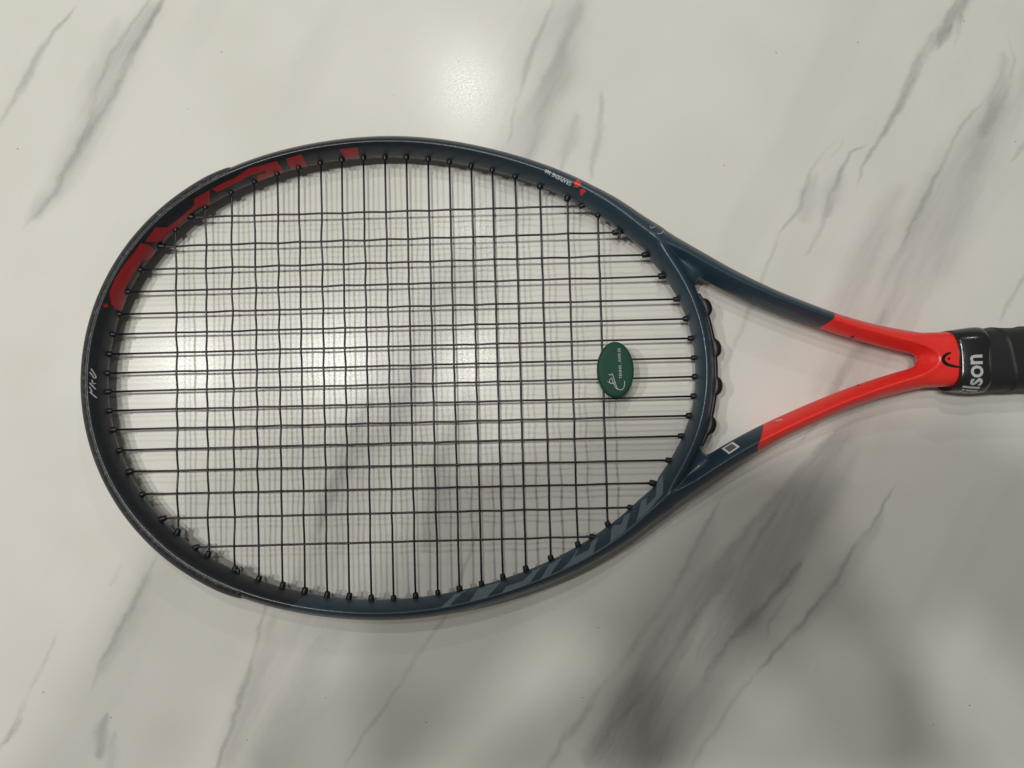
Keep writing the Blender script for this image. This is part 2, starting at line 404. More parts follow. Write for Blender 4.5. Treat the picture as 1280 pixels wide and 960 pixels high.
def build_frame():
    VX = 0.55
    x0, x1, y0, y1, z0, z1 = -184.0, 314.0, -141.0, 141.0, -12.6, 12.6
    nx, ny, nz = int((x1 - x0) / VX) + 1, int((y1 - y0) / VX) + 1, int((z1 - z0) / VX) + 1
    # hoop crown line samples
    N = 2600
    kd = KDTree(N)
    nrm = []
    for i in range(N):
        p, n = ridge_frame(2 * math.pi * i / N)
        kd.insert(p, i); nrm.append((p, n))
    kd.balance()
    # the inner wall sits just behind the grommet tips
    DIN = [min(max(r_of(RIDGE_C, q) - (r_of(WALL_C, q) - corner(q)) - .75, 3.7), 6.4) for q in (2 * math.pi * i / N for i in range(N))]
    # smooth arm crown line
    A = np.array(ARM, float)
    s = np.r_[0, np.cumsum(np.hypot(*np.diff(A, axis=0).T))]
    def catmull(q):
        i = int(np.clip(np.searchsorted(s, q) - 1, 0, len(s) - 2))
        u = (q - s[i]) / (s[i + 1] - s[i])
        p0, p1, p2, p3 = A[max(i - 1, 0)], A[i], A[i + 1], A[min(i + 2, len(A) - 1)]
        return .5 * (2 * p1 + (p2 - p0) * u + (2 * p0 - 5 * p1 + 4 * p2 - p3) * u * u + (3 * p1 - p0 - 3 * p2 + p3) * u ** 3)
    M = 700
    arm = np.array([catmull(q) for q in np.linspace(0, s[-1], M)])
    for _ in range(30):
        arm[1:-1] = .25 * arm[:-2] + .5 * arm[1:-1] + .25 * arm[2:]
    tan = np.gradient(arm, axis=0); tan /= np.linalg.norm(tan, axis=1)[:, None]
    kda = KDTree(M)
    for i in range(M):
        kda.insert((arm[i, 0], arm[i, 1], 0), i)
    kda.balance()
    BIG = 2.5
    xs = x0 + VX * np.arange(nx); ys = y0 + VX * np.arange(ny)
    zs = np.abs(z0 + VX * np.arange(nz))
    # which columns matter
    mask = np.zeros((nx, ny), bool)
    def stamp(px, py, r):
        i0, i1 = int((px - r - x0) / VX), int((px + r - x0) / VX) + 1
        j0, j1 = int((py - r - y0) / VX), int((py + r - y0) / VX) + 1
        mask[max(i0, 0):max(i1, 0), max(j0, 0):max(j1, 0)] = True
    for i in range(0, N, 6):
        stamp(nrm[i][0].x, nrm[i][0].y, 8.8)
    for i in range(0, M, 6):
        stamp(arm[i, 0], arm[i, 1], 9.6); stamp(arm[i, 0], -arm[i, 1], 9.6)
    for gx in range(288, 316, 4):
        for gy in range(-20, 21, 4):
            stamp(gx, gy, 3)
    I, J = np.nonzero(mask)
    n = len(I)
    dh = np.empty(n); Dh = np.empty(n); ph = np.empty(n)
    da = np.full((2, n), 30.0); Da = np.ones((2, n)); pa = np.ones((2, n)); Ha = np.ones((2, n))
    for k in range(n):
        x, y = xs[I[k]], ys[J[k]]
        co, i, d = kd.find((x, y, 0))
        p, nn = nrm[i]
        sd = (Vector((x, y, 0)) - p).dot(nn)
        dh[k] = d
        if sd > 0:
            Dh[k] = np.interp(p.x, [108, 130, 143, 145.4, 147.5, 160], [6.3, 7.9, 9.5, 9.4, 6.8, 7.0]); ph[k] = 1.62
        else:
            Dh[k] = DIN[i]; ph[k] = 1.34
        if x > 118:
            for q, yy in ((0, y), (1, -y)):
                co, i, d = kda.find((x, yy, 0))
                side = (x - arm[i, 0]) * (-tan[i, 1]) + (yy - arm[i, 1]) * tan[i, 0]     # + = outer side
                ax = arm[i, 0]
                if i in (0, M - 1):
                    pass
                da[q, k] = d
                Ha[q, k] = np.interp(ax, [130, 170, 250, 300], [10.8, 10.6, 10.2, 10.2])
                if side > 0:
                    Da[q, k] = np.interp(ax, [145, 149, 153, 161, 170, 190, 210, 245, 265, 285, 305], [9.8, 8.9, 8.1, 7.2, 7.2, 6.7, 6.0, 5.7, 6.2, 7.6, 8.0]); pa[q, k] = 1.5
                else:
                    Da[q, k] = np.interp(ax, [146, 170, 200, 230, 278, 287, 291, 294.6], [5.0, 6.2, 5.9, 5.4, 4.8, 4.3, 4.9, 8.2]); pa[q, k] = 1.24
    def gauge(d, D, p, H):
        g = ((d / D)[:, None] ** p[:, None] + (zs[None, :] / H[:, None]) ** p[:, None]) ** (1 / p[:, None]) - 1.0
        return g * np.minimum(D, 6)[:, None]
    f = gauge(dh, Dh, ph, np.full(n, 10.8))
    def smin(a, b, k):
        h = np.clip(.5 + .5 * (b - a) / k, 0, 1)
        return b + (a - b) * h - k * h * (1 - h)
    # and a soft blend there of the throat opening
    kk = (.9 + 2.0 * np.exp(-((xs[I] - 168.5) ** 2 + (np.abs(ys[J]) - 47.5) ** 2) / 5.5 ** 2))[:, None]
    for q in (0, 1):
        f = smin(f, gauge(da[q], Da[q], pa[q], Ha[q]), kk)
    # a low web that rounds the corner of the throat opening
    for yy in (ys[J], -ys[J]):
        f = smin(f, gauge(np.hypot(xs[I] - 161.3, yy - 53.9), np.full(n, 8.3), np.full(n, 2.6), np.full(n, 5.4)), 2.6)
    # solid crown between the arms, under the logo
    X = xs[I]; Y = ys[J]
    cd = np.abs(Y) / 15.2
    ex = np.clip((295.8 - 0.155 * Y * Y - X) / 3.0, 0, None)
    g = (cd[:, None] ** 3.2 + (zs[None, :] / 10.3) ** 3.2 + ex[:, None] ** 2.2) ** (1 / 3.0) - 1.0
    f = np.where((X > 268)[:, None], smin(f, g * 7.0, 1.2), f)
    vol = np.full((nx, ny, nz), BIG, np.float32)
    vol[I, J, :] = np.clip(f, -BIG, BIG)
    grid = openvdb.FloatGrid(BIG)
    grid.copyFromArray(vol)
    pts, tris, quads = grid.convertToPolygons(isovalue=0.0, adaptivity=0.0)
    pts = np.asarray(pts, float) * VX + np.array([x0, y0, z0])
    me = bpy.data.meshes.new("frame")
    faces = np.asarray(quads)[:, ::-1]
    me.vertices.add(len(pts)); me.vertices.foreach_set("co", (pts / 1000.0).astype(np.float32).ravel())
    nf = len(faces)
    me.loops.add(nf * 4); me.loops.foreach_set("vertex_index", faces.astype(np.int32).ravel())
    me.polygons.add(nf)
    me.polygons.foreach_set("loop_start", np.arange(nf, dtype=np.int32) * 4)
    me.update(calc_edges=True); me.validate()
    bm = bmesh.new(); bm.from_mesh(me)
    bmesh.ops.recalc_face_normals(bm, faces=bm.faces)
    bm.to_mesh(me); bm.free()
    o = link_mesh("frame", me, PAINT, root)
    V = [v.co.copy() for v in me.vertices]
    return o, BVHTree.FromPolygons(V, [tuple(p.vertices) for p in me.polygons])

frame, FRAME_TREE = build_frame()

def on_surface(x, y, tree, lift):
    """drop a print (mm) onto a surface seen from above"""
    hit, n, _, _ = tree.ray_cast(Vector((x / 1000, y / 1000, .05)), Vector((0, 0, -1)))
    if hit is None:                                      # just past the edge: hold on to the wall under it
        hit, n, _, d = tree.find_nearest(Vector((x / 1000, y / 1000, -.0015)))
        if hit is None or d > .004:
            return None
        return hit + n * lift
    if n.z < 0:
        n = -n
    return hit + n * lift

def refine(bm, max_len, rounds=5):
    for _ in range(rounds):
        long = [e for e in bm.edges if e.calc_length() > max_len]
        if not long:
            break
        bmesh.ops.subdivide_edges(bm, edges=long, cuts=1)
        bmesh.ops.triangulate(bm, faces=[f for f in bm.faces if len(f.verts) > 3])

def decal(name, polys, mat, tree, parent, lift=.00009, max_len=1.1):
    bm = bmesh.new()
    for poly in polys:
        vs = [bm.verts.new((x, y, 0)) for x, y in poly]
        for t in tessellate_polygon([[Vector((x, y, 0)) for x, y in poly]]):
            f = bm.faces.new([vs[i] for i in t])
            f.normal_update()
            if f.normal.z < 0:
                f.normal_flip()
    refine(bm, max_len)
    dead = []
    for v in bm.verts:
        q = on_surface(v.co.x, v.co.y, tree, lift)
        if q is None:
            dead.append(v)
        else:
            v.co = q
    bmesh.ops.delete(bm, geom=dead, context='VERTS')
    for _ in range(2):                                   # follow the curve of the wall closely
        old = set(bm.verts)
        long = [e for e in bm.edges if e.calc_length() > .0011]
        if not long:
            break
        bmesh.ops.subdivide_edges(bm, edges=long, cuts=1)
        bmesh.ops.triangulate(bm, faces=[f for f in bm.faces if len(f.verts) > 3])
        for v in bm.verts:
            if v not in old:
                q, n, _, _ = tree.find_nearest(v.co)
                v.co = q + (n if n.dot(v.co - q) >= 0 or n.z > 0 else -n) * lift
    me = bpy.data.meshes.new(name)
    bm.to_mesh(me); bm.free()
    return link_mesh(name, me, mat, parent)

def ribbon(path, width):
    """polygons (one quad per piece) of a stroke of given width; width may be a list"""
    P = [Vector((x, y)) for x, y in path]
    if isinstance(width, (int, float)):
        width = [width] * len(P)
    elif len(width) != len(P):
        width = list(np.interp(np.linspace(0, 1, len(P)), np.linspace(0, 1, len(width)), width))
    L, R_ = [], []
    for i, p in enumerate(P):
        t = (P[min(i + 1, len(P) - 1)] - P[max(i - 1, 0)]).normalized()
        n = Vector((-t.y, t.x)) * width[i] / 2
        L.append(p + n); R_.append(p - n)
    return [[tuple(L[i]), tuple(R_[i]), tuple(R_[i + 1]), tuple(L[i + 1])] for i in range(len(P) - 1)]

def smooth_path(pts, n=8):
    P = [Vector((x, y)) for x, y in pts]
    out = []
    for i in range(len(P) - 1):
        p0, p1, p2, p3 = P[max(i - 1, 0)], P[i], P[i + 1], P[min(i + 2, len(P) - 1)]
        for k in range(n):
            u = k / n
            out.append(tuple(.5 * (2 * p1 + (p2 - p0) * u + (2 * p0 - 5 * p1 + 4 * p2 - p3) * u * u + (3 * p1 - p0 - 3 * p2 + p3) * u ** 3)))
    out.append(tuple(P[-1]))
    return out

def text_mesh(body, size, bold=0.0, align='CENTER', shear=0.0, spacing=1.0):
    cu = bpy.data.curves.new("t", 'FONT')
    cu.body = body; cu.size = size; cu.align_x = align; cu.align_y = 'CENTER'
    cu.offset = bold; cu.shear = shear; cu.resolution_u = 4; cu.space_character = spacing
    o = bpy.data.objects.new("t", cu); COL.objects.link(o)
    dg = bpy.context.evaluated_depsgraph_get(); dg.update()
    m = o.evaluated_get(dg).to_mesh()
    V = [v.co.copy() for v in m.vertices]; Fc = [tuple(p.vertices) for p in m.polygons]
    o.evaluated_get(dg).to_mesh_clear()
    bpy.data.objects.remove(o); bpy.data.curves.remove(cu)
    return V, Fc

def text_on(name, body, size, pos, rot, mat, tree, parent, bold=0.0, shear=0.0, max_len=.8, spacing=1.0):
    V, Fc = text_mesh(body, size, bold, shear=shear, spacing=spacing)
    c, s = math.cos(rot), math.sin(rot)
    bm = bmesh.new()
    bv = [bm.verts.new((pos[0] + c * v.x - s * v.y, pos[1] + s * v.x + c * v.y, 0)) for v in V]
    for f in Fc:
        try:
            bm.faces.new([bv[i] for i in f])
        except ValueError:
            pass
    bmesh.ops.triangulate(bm, faces=bm.faces[:])
    refine(bm, max_len)
    dead = []
    for v in bm.verts:
        q = on_surface(v.co.x, v.co.y, tree, .0001)
        if q is None:
            dead.append(v)
        else:
            v.co = q
    bmesh.ops.delete(bm, geom=dead, context='VERTS')
    me = bpy.data.meshes.new(name)
    bm.to_mesh(me); bm.free()
    return link_mesh(name, me, mat, parent)

# ---- bumper guard round the tip
def build_bumper():
    a0, a1 = math.radians(128.5), math.radians(233.0)
    n = 150
    prof = []
    for k in range(15):
        q = math.radians(90 - k * 10.4)
        prof.append((1, q))
    V, Fc = [], []
    m = 0
    for i in range(n + 1):
        u = i / n
        p, nn = ridge_frame(a0 + (a1 - a0) * u)
        e = min(u, 1 - u) * n / 7.0
        grow = min(1.0, e) ** .5
        ring = []
        for _, q in prof:
            cq, sq = max(math.cos(q), 0), math.sin(q)
            d = (6.35 + 1.5 * grow) * cq ** (2 / 1.8); w = (10.75 + .25 * grow) * math.copysign(abs(sq) ** (2 / 1.8), sq)
            ring.append(p + nn * d + Vector((0, 0, w)))
        for _, q in reversed(prof):
            cq, sq = max(math.cos(q), 0), math.sin(q)
            d = 5.6 * cq ** (2 / 1.8); w = 9.9 * math.copysign(abs(sq) ** (2 / 1.8), sq)
            ring.append(p + nn * d + Vector((0, 0, w)))
        m = len(ring)
        V += ring
    for i in range(n):
        for k in range(m):
            Fc.append((i * m + k, (i + 1) * m + k, (i + 1) * m + (k + 1) % m, i * m + (k + 1) % m))
    Fc.append(tuple(range(m))); Fc.append(tuple(range(n * m + m - 1, n * m - 1, -1)))
    o = obj("bumper_guard", mm(V), Fc, BUMPER, root)
    return o
bumper = build_bumper()

# ---- grommet strip with its loops on the outside of the bridge
def build_strip():
    V, Fc = [], []
    n = 90
    a0, a1 = math.radians(-14.6), math.radians(13.2)
    bumps = [math.radians(b) for b in (10.6, 3.1, -3.6, -10.7)]
    for i in range(n + 1):
        a = a0 + (a1 - a0) * i / n
        p, nn = ridge_frame(a)
        e = min(1.0, min(i, n - i) / 5.0)
        h = 1.1 * e
        for b in bumps:
            q = (a - b) / math.radians(1.55)
            if abs(q) < 1:
                h = max(h, 1.0 + 3.0 * math.sqrt(1 - q * q))
        d = 6.9
        ring = [(d - 1.2, 5.0), (d + h * .65, 4.6), (d + h, 3.4), (d + h * 1.04, 0), (d + h, -3.4), (d + h * .65, -4.6), (d - 1.2, -5.0)]
        V += [p + nn * x + Vector((0, 0, z)) for x, z in ring]
    m = 7
    for i in range(n):
        for k in range(m):
            Fc.append((i * m + k, i * m + (k + 1) % m, (i + 1) * m + (k + 1) % m, (i + 1) * m + k))
    Fc.append(tuple(range(m - 1, -1, -1))); Fc.append(tuple(range(n * m, n * m + m)))
    return obj("grommet_strip", mm(V), Fc, GROMMET, root)
build_strip()

# ---- strings: 19 crosses, 16 mains, woven
CROSS = [(-125.9, 85.49, -84.25), (-108.9, 97.88, -96.67), (-94.26, 106.24, -105.32), (-80.98, 111.95, -110.96), (-67.92, 115.94, -115.02), (-55.63, 119.02, -118.17), (-43.19, 121.23, -120.54), (-31.06, 122.76, -121.94), (-18.83, 123.55, -123.21), (-6.54, 123.59, -123.51), (5.6, 122.82, -122.34), (17.91, 121.76, -121.29), (29.95, 119.92, -119.18), (42.25, 117.39, -116.83), (54.16, 114.46, -113.85), (66.9, 110.18, -109.23), (80.86, 104.21, -103.84), (96.04, 96.89, -96.82), (113.03, 86.97, -86.23)]      # x, y top, y bottom
MAIN = [(92.5, -116.55, 92.57, 104.41), (76.34, -133.7, 76.85, 122.48), (63.22, -145.71, 63.56, 138.32), (50.9, -152.98, 51.32, 147.55), (38.42, -157.91, 38.06, 155.72), (27.1, -161.52, 26.84, 160.23), (15.94, -163.09, 15.79, 162.76), (5.24, -164.29, 4.84, 164.13), (-5.16, -164.14, -5.68, 164.13), (-15.82, -163.17, -16.6, 162.96), (-26.54, -160.82, -27.39, 160.06), (-38.11, -157.48, -38.52, 155.5), (-50.01, -152.1, -51.75, 147.64), (-62.85, -145.43, -64.2, 138.45), (-76.53, -133.74, -77.28, 125.94), (-92.88, -115.86, -92.82, 104.09)]        # y left, x left, y right, x right
rs = random.Random(3)
def add_string(name, a, b, crossings, sign, mat=STRING, amp=.62):
    """a, b ends (x, y); crossings: distances from a where the other set passes"""
    A = Vector((a[0], a[1], 0)); B = Vector((b[0], b[1], 0))
    L = (B - A).length; t = (B - A) / L; nrm_ = Vector((-t.y, t.x, 0))
    stops = [(0, 0, 0)]
    sg = sign
    for c in crossings:
        if stops[-1][0] and c - stops[-1][0] > 3:
            stops.append(((c + stops[-1][0]) / 2, 0, rs.uniform(-.05, .05)))
        stops.append((c, sg * amp, rs.uniform(-.17, .17)))
        sg = -sg
    stops.append((L, 0, 0))
    path = [A + t * s + nrm_ * o_ + Vector((0, 0, z)) for s, z, o_ in stops]
    # Catmull-Rom through the stops
    fine = []
    for i in range(len(path) - 1):
        p0, p1, p2, p3 = path[max(i - 1, 0)], path[i], path[i + 1], path[min(i + 2, len(path) - 1)]
        for k in range(2):
            u = k / 2
            fine.append(.5 * (2 * p1 + (p2 - p0) * u + (2 * p0 - 5 * p1 + 4 * p2 - p3) * u * u + (3 * p1 - p0 - 3 * p2 + p3) * u ** 3))
    fine.append(path[-1])
    V, Fc = tube(fine, .58, 8)
    return obj(name, mm(V), Fc, mat, root)

for i, (x, yt, yb) in enumerate(CROSS):
    cs = []
    for j, (yl, xl, yr, xr) in enumerate(MAIN):
        if xl < x < xr:
            y = yl + (yr - yl) * (x - xl) / (xr - xl)
            if yb < y < yt:
                cs.append((yt + 2.6 - y, j))
    cs.sort()
    sg = 1 if (i + (cs[0][1] if cs else 0)) % 2 else -1
    add_string("cross_string", (x, yt + 2.6), (x, yb - 2.6), [c for c, _ in cs], sg)
for j, (yl, xl, yr, xr) in enumerate(MAIN):
    cs = []
    for i, (x, yt, yb) in enumerate(CROSS):
        y = yl + (yr - yl) * (x - xl) / (xr - xl)
        if xl < x < xr and yb < y < yt:
            cs.append((x - xl + 2.6, i))
    sg = -1 if (cs[0][1] + j) % 2 else 1
    add_string("main_string", (xl - 2.6, yl), (xr + 2.6, yr), [c for c, _ in cs], sg)

# ---- grommet barrels where the strings leave the frame
barrel = None
def add_grommet(x, y, dx, dy):
    """(dx, dy) points into the hoop"""
    global barrel
    if barrel is None:
        V, Fc = tube([(-4.5, 0, 0), (-.4, 0, 0), (.5, 0, 0), (1.4, 0, 0), (1.6, 0, 0)], [1.8, 1.75, 1.65, 1.5, 1.15], 12)
        barrel = obj("grommet", mm(V), Fc, GROMMET, root)
        o = barrel
    else:
        o = barrel.copy(); COL.objects.link(o)
    s = rs.uniform(.88, 1.06)
    o.matrix_local = Matrix.Translation((x / 1000, y / 1000, rs.uniform(-.0003, .0003))) @ Matrix.Rotation(math.atan2(dy, dx) + rs.uniform(-.12, .12), 4, 'Z') @ Matrix.Diagonal((rs.uniform(.85, 1.25), s, s, 1))
for x, yt, yb in CROSS:
    for y, sy in ((yt, -1), (yb, 1)):
        a = math.atan2(y, x)
        add_grommet(x, y, -.5 * math.cos(a), sy * 1.0)
for yl, xl, yr, xr in MAIN:
    for x, y, sx in ((xl, yl, 1), (xr, yr, -1)):
        a = math.atan2(y, x)
        add_grommet(x, y, sx * 1.0, -.5 * math.sin(a))

# knots where the string is tied off
def knot(x, y):
    rk = random.Random(int(x * 7 + y))
    path = []
    for k in range(26):
        q = k / 25 * 4.6 * math.pi
        path.append((x + 1.25 * math.cos(q) + (k - 12) * .07, y + 1.25 * math.sin(q) * .9, .3 + .9 * math.sin(q * .5 + 1)))
    path += [(x + 1.6, y - 1.8, 1.3), (x + .4, y - 3.3, .9)]
    V, Fc = tube(path, .66, 7)
    obj("knot", mm(V), Fc, STRING, root)
for kx, ky in [(123.38, 76.64), (-93.28, -106.43)]:
    knot(kx, ky)
V, Fc = tube([(*(96.95, -91.75), .05), (*(102.71, -91.46), .05)], .82, 10)
obj("string_sleeve", mm(V), Fc, SLEEVE, root)

# ---- print on the frame
DECALS = [('letter', 'red', [[(-140.99, 76.09), (-138.24, 75.95), (-137.45, 74.08), (-141.47, 69.19), (-142.05, 68.62), (-143.33, 67.98), (-147.44, 62.17), (-150.96, 56.24), (-153.6, 51.5), (-154.2, 49.01), (-154.44, 48.04), (-157.63, 40.54), (-158.54, 40.76), (-158.94, 43.25), (-158.9, 46.11), (-158.27, 49.6), (-155.45, 55.92), (-150.55, 63.73), (-144.25, 72.03)]]), ('letter', 'red', [[(-139.31, 77.26), (-132.86, 84.8), (-128.5, 85.69), (-112.84, 97.92), (-111.53, 100.76), (-102.91, 105.38), (-106.07, 99.82), (-108.61, 98.62), (-113.92, 95.95), (-121.33, 89.81), (-125.43, 86.52), (-132.62, 79.43), (-135.45, 77.86)]]), ('letter', 'red', [[(-102.15, 105.81), (-96.01, 108.89), (-89.58, 111.61), (-81.08, 116.06), (-73.22, 118.25), (-65.29, 120.3), (-63.83, 117.23), (-70.58, 115.28), (-79.17, 112.36), (-77.58, 114.29), (-73.32, 115.5), (-72.71, 116.31), (-81.62, 113.52), (-89.82, 109.74), (-100.13, 105.01)]]), ('letter', 'red', [[(-60.14, 121.54), (-51.45, 123.56), (-50.55, 120.46), (-50.37, 120.37), (-60.01, 118.22), (-60.1, 118.76)], [(-30.51, 126.19), (-20.31, 126.87), (-20.66, 124.06), (-29.1, 123.46)], [(-50.55, 120.46), (-41.07, 122.0), (-29.25, 123.45), (-28.94, 123.47), (-41.4, 121.95), (-50.0, 120.45)]]), ('letter', 'grey', [[(20.33, -126.78), (25.34, -126.01), (28.42, -122.98), (34.67, -119.6), (31.04, -120.51), (27.24, -121.75)]]), ('letter', 'grey', [[(36.11, -123.86), (45.33, -121.88), (53.2, -115.56), (44.56, -117.72), (40.32, -119.05)]]), ('letter', 'grey', [[(53.39, -119.97), (65.8, -116.07), (68.98, -114.65), (72.78, -110.5), (75.71, -107.9), (71.08, -109.79), (67.77, -112.22), (64.96, -114.18), (55.87, -117.06)]]), ('letter', 'grey', [[(74.4, -113.18), (79.86, -110.7), (82.27, -108.04), (86.79, -103.35), (82.63, -105.08), (79.83, -106.66)]]), ('letter', 'grey', [[(85.61, -108.44), (90.1, -104.88), (95.21, -99.36), (96.74, -98.06), (93.67, -102.13), (101.18, -98.62), (103.55, -94.71), (107.25, -92.48), (104.96, -96.14), (103.4, -100.02), (94.38, -104.53)]]), ('letter', 'grey', [[(112.77, -94.25), (114.18, -88.29), (115.75, -86.42), (119.53, -85.47), (121.95, -81.48), (125.12, -79.47), (121.0, -88.36)]]), ('letter', 'grey', [[(127.21, -83.47), (131.33, -73.63), (134.65, -71.6), (133.32, -75.43), (138.78, -70.64), (140.61, -64.01), (144.04, -59.27), (142.29, -69.17), (134.54, -77.35)]]), ('emblem', 'logo_red', [[(100.2, 103.7), (102.01, 105.62), (103.07, 102.85), (102.49, 100.41), (100.8, 100.11), (99.09, 100.73)], [(102.55, 99.0), (104.24, 99.11), (105.98, 97.79), (104.36, 97.05), (104.22, 96.1), (102.69, 97.05)]]), ('paint_chip', 'black', [[(247.19, 24.98), (250.05, 24.75), (248.68, 24.16), (247.29, 24.48)], [(250.99, 13.91), (251.38, 14.6), (252.55, 14.41), (252.68, 13.41), (252.02, 13.18)], [(253.68, -12.41), (255.07, -11.91), (254.52, -12.95), (253.43, -13.56)]]), ('paint_chip', 'chip', [[(236.95, 18.12), (240.03, 17.25), (240.08, 16.85), (237.79, 17.55)], [(245.59, 15.12), (248.1, 13.86), (248.04, 13.57), (246.13, 14.42)], [(206.18, -31.63), (209.9, -30.41), (210.6, -31.08), (207.73, -31.88)]]), ('emblem', 'black', [[(300.46, -0.21), (300.36, -0.55), (300.11, -0.81), (299.78, -0.93), (299.43, -0.87), (299.15, -0.66), (299.01, -0.35), (299.02, 0.01), (299.2, 0.32), (299.51, 0.51), (299.86, 0.54), (300.18, 0.41), (300.4, 0.14)]]), ('letter_tip', 'red', [[(-161.69, 42.36), (-160.21, 43.41), (-160.11, 41.39), (-161.59, 40.9)]])]
MATS = {"red": LETTER_RED, "logo_red": LOGO_RED, "grey": LETTER_GREY, "white": SILVER, "greyprint": GREYPRINT, "black": BLACKPRINT, "chip": CHIP_LIGHT}
for name, matk, polys in DECALS:
    if name == 'paint_chip':
        for p_ in polys:
            decal(name, [p_], MATS[matk], FRAME_TREE, root)
    else:
        decal(name, polys, MATS[matk], FRAME_TREE, root)
STROKES = [('lettering', 'white', [([(-169.19, -5.41), (-167.13, -8.75)], 0.5), ([(-169.35, -2.55), (-168.91, -4.01), (-168.54, -5.65)], 0.4), ([(-169.31, -0.42), (-167.56, -3.96)], 0.5), ([(-168.59, 1.32), (-168.47, -0.14), (-168.14, -0.86), (-167.5, -0.65)], 0.4), ([(-168.78, 7.35), (-168.07, 5.2), (-167.55, 3.22), (-167.6, 2.37), (-168.01, 2.34), (-168.59, 3.89), (-169.28, 5.5)], 0.45)]), ('emblem', 'black', [([(300.97, 3.03), (299.31, 2.6), (297.48, 1.47), (296.4, -0.1), (296.74, -1.58), (298.13, -2.98), (300.42, -3.93), (303.03, -4.53), (305.47, -4.95)], [0.9, 1.3, 1.7, 2.0, 2.0, 1.9, 1.6, 1.3, 0.9])]), ('scuff_mark', 'greyprint', [([(140.31, 77.51), (141.03, 76.21), (143.63, 77.68)], 0.5), ([(143.6, 79.04), (144.67, 78.14), (145.04, 77.81)], 0.4), ([(143.95, 73.16), (146.01, 73.06), (147.97, 74.91)], 0.5), ([(147.35, 75.59), (148.09, 74.78), (148.38, 73.29)], 0.4)])]
for name, matk, lines in STROKES:
    polys = []
    for pts, w in lines:
        polys += ribbon(smooth_path(pts, 6), w)
    decal(name, polys, MATS[matk], FRAME_TREE, root, max_len=.9)
tp, trot = ((90.77, 105.96), 2.6416)
text_on("lettering", "GRAPHENE 360", 2.3, tp, trot, WHITE, FRAME_TREE, root, bold=.03, spacing=1.05)
st = decal("sticker", [[(176.81, -46.15), (179.06, -48.87), (185.24, -45.06), (183.22, -42.47)]], WHITE, FRAME_TREE, root, lift=.00016)
st["label"] = "small white rectangular sticker on the lower arm"
decal("sticker_panel", [[(178.08, -45.97), (179.61, -47.83), (183.85, -45.24), (182.41, -43.48)]], PANEL, FRAME_TREE, st, lift=.00026)

# ---- handle: collar, overgrip, butt cap
def section(x, hy, hz, yc, zc, ch, n=40, bulge=None, p=16.0, nose=0.0):
    """rounded octagon; ch = corner cut; nose pushes the middle of the top and bottom forward"""
    out = []
    for k in range(n):
        q = 2 * math.pi * k / n
        c, s = abs(math.cos(q)), abs(math.sin(q))
        g = ((c / hy) ** p + (s / hz) ** p + ((c + s) / (hy + hz - ch)) ** p) ** (1 / p)
        y = math.cos(q) / g; z = math.sin(q) / g
        r = 1.0 + (bulge(x, q) if bulge else 0)
        out.append(Vector((x + nose * (1 - (y / hy) ** 2), yc + y * r, zc + z * r)))
    return out

def loft(name, rings, mat, parent, cap=True):
    n = len(rings[0]); V = [v for r in rings for v in r]; Fc = []
    for i in range(len(rings) - 1):
        for k in range(n):
            Fc.append((i * n + k, (i + 1) * n + k, (i + 1) * n + (k + 1) % n, i * n + (k + 1) % n))
    if cap:
        Fc.append(tuple(range(n))); m = (len(rings) - 1) * n
        Fc.append(tuple(range(m + n - 1, m - 1, -1)))
    return obj(name, mm(V), Fc, mat, parent)

HZ = -0.4      # the handle's axis against the string plane
def yc_of(x):
    return -1.0
rings = []
prof = [(303.6, 16.3, 11.6, 1.9), (303.5, 16.8, 12.1, 1.8), (305, 17.0, 12.5, 1.4), (307.5, 17.3, 13.0, .8), (310.5, 17.7, 13.6, .3), (313.5, 18.0, 14.0, 0), (316, 18.25, 14.3, 0), (318.6, 18.3, 14.4, 0), (320.4, 18.1, 14.2, 0), (321.6, 17.2, 13.4, 0)]
rings = [section(x, a, b, yc_of(x), HZ, 5.5 + (x - 302) * .05, 72, nose=ns) for x, a, b, ns in prof]
collar = loft("collar", rings, COLLAR, root)
COLLAR_TREE = BVHTree.FromPolygons([v.co.copy() for v in collar.data.vertices], [tuple(p.vertices) for p in collar.data.polygons])
def grip_bulge(x, q):
    u = ((x - 321) / 15.5 - q / (2 * math.pi) + 10.55) % 1.0
    step = .045 * (1 - u) ** 2.2 if u > .05 else .045 * (u / .05)
    return step + .006 * math.sin(q * 4 + x * .2)
rings = []
for k in range(300):
    x = 318.6 + k * .645
    lip = min(1.0, (x - 318.4) / 1.2)
    rings.append(section(x, 16.9 + .8 * lip, 13.5 + .7 * lip, yc_of(x), HZ, 7.0, 72, grip_bulge, 10.0))
loft("overgrip", rings, WRAP, root)
rings = [section(x, a, a * .84, yc_of(x), HZ, 7.0, 40) for x, a in [(512, 17.5), (514, 19.5), (517, 20.2), (521, 19.8), (523, 18.0)]]
loft("butt_cap", rings, CAPM, root)

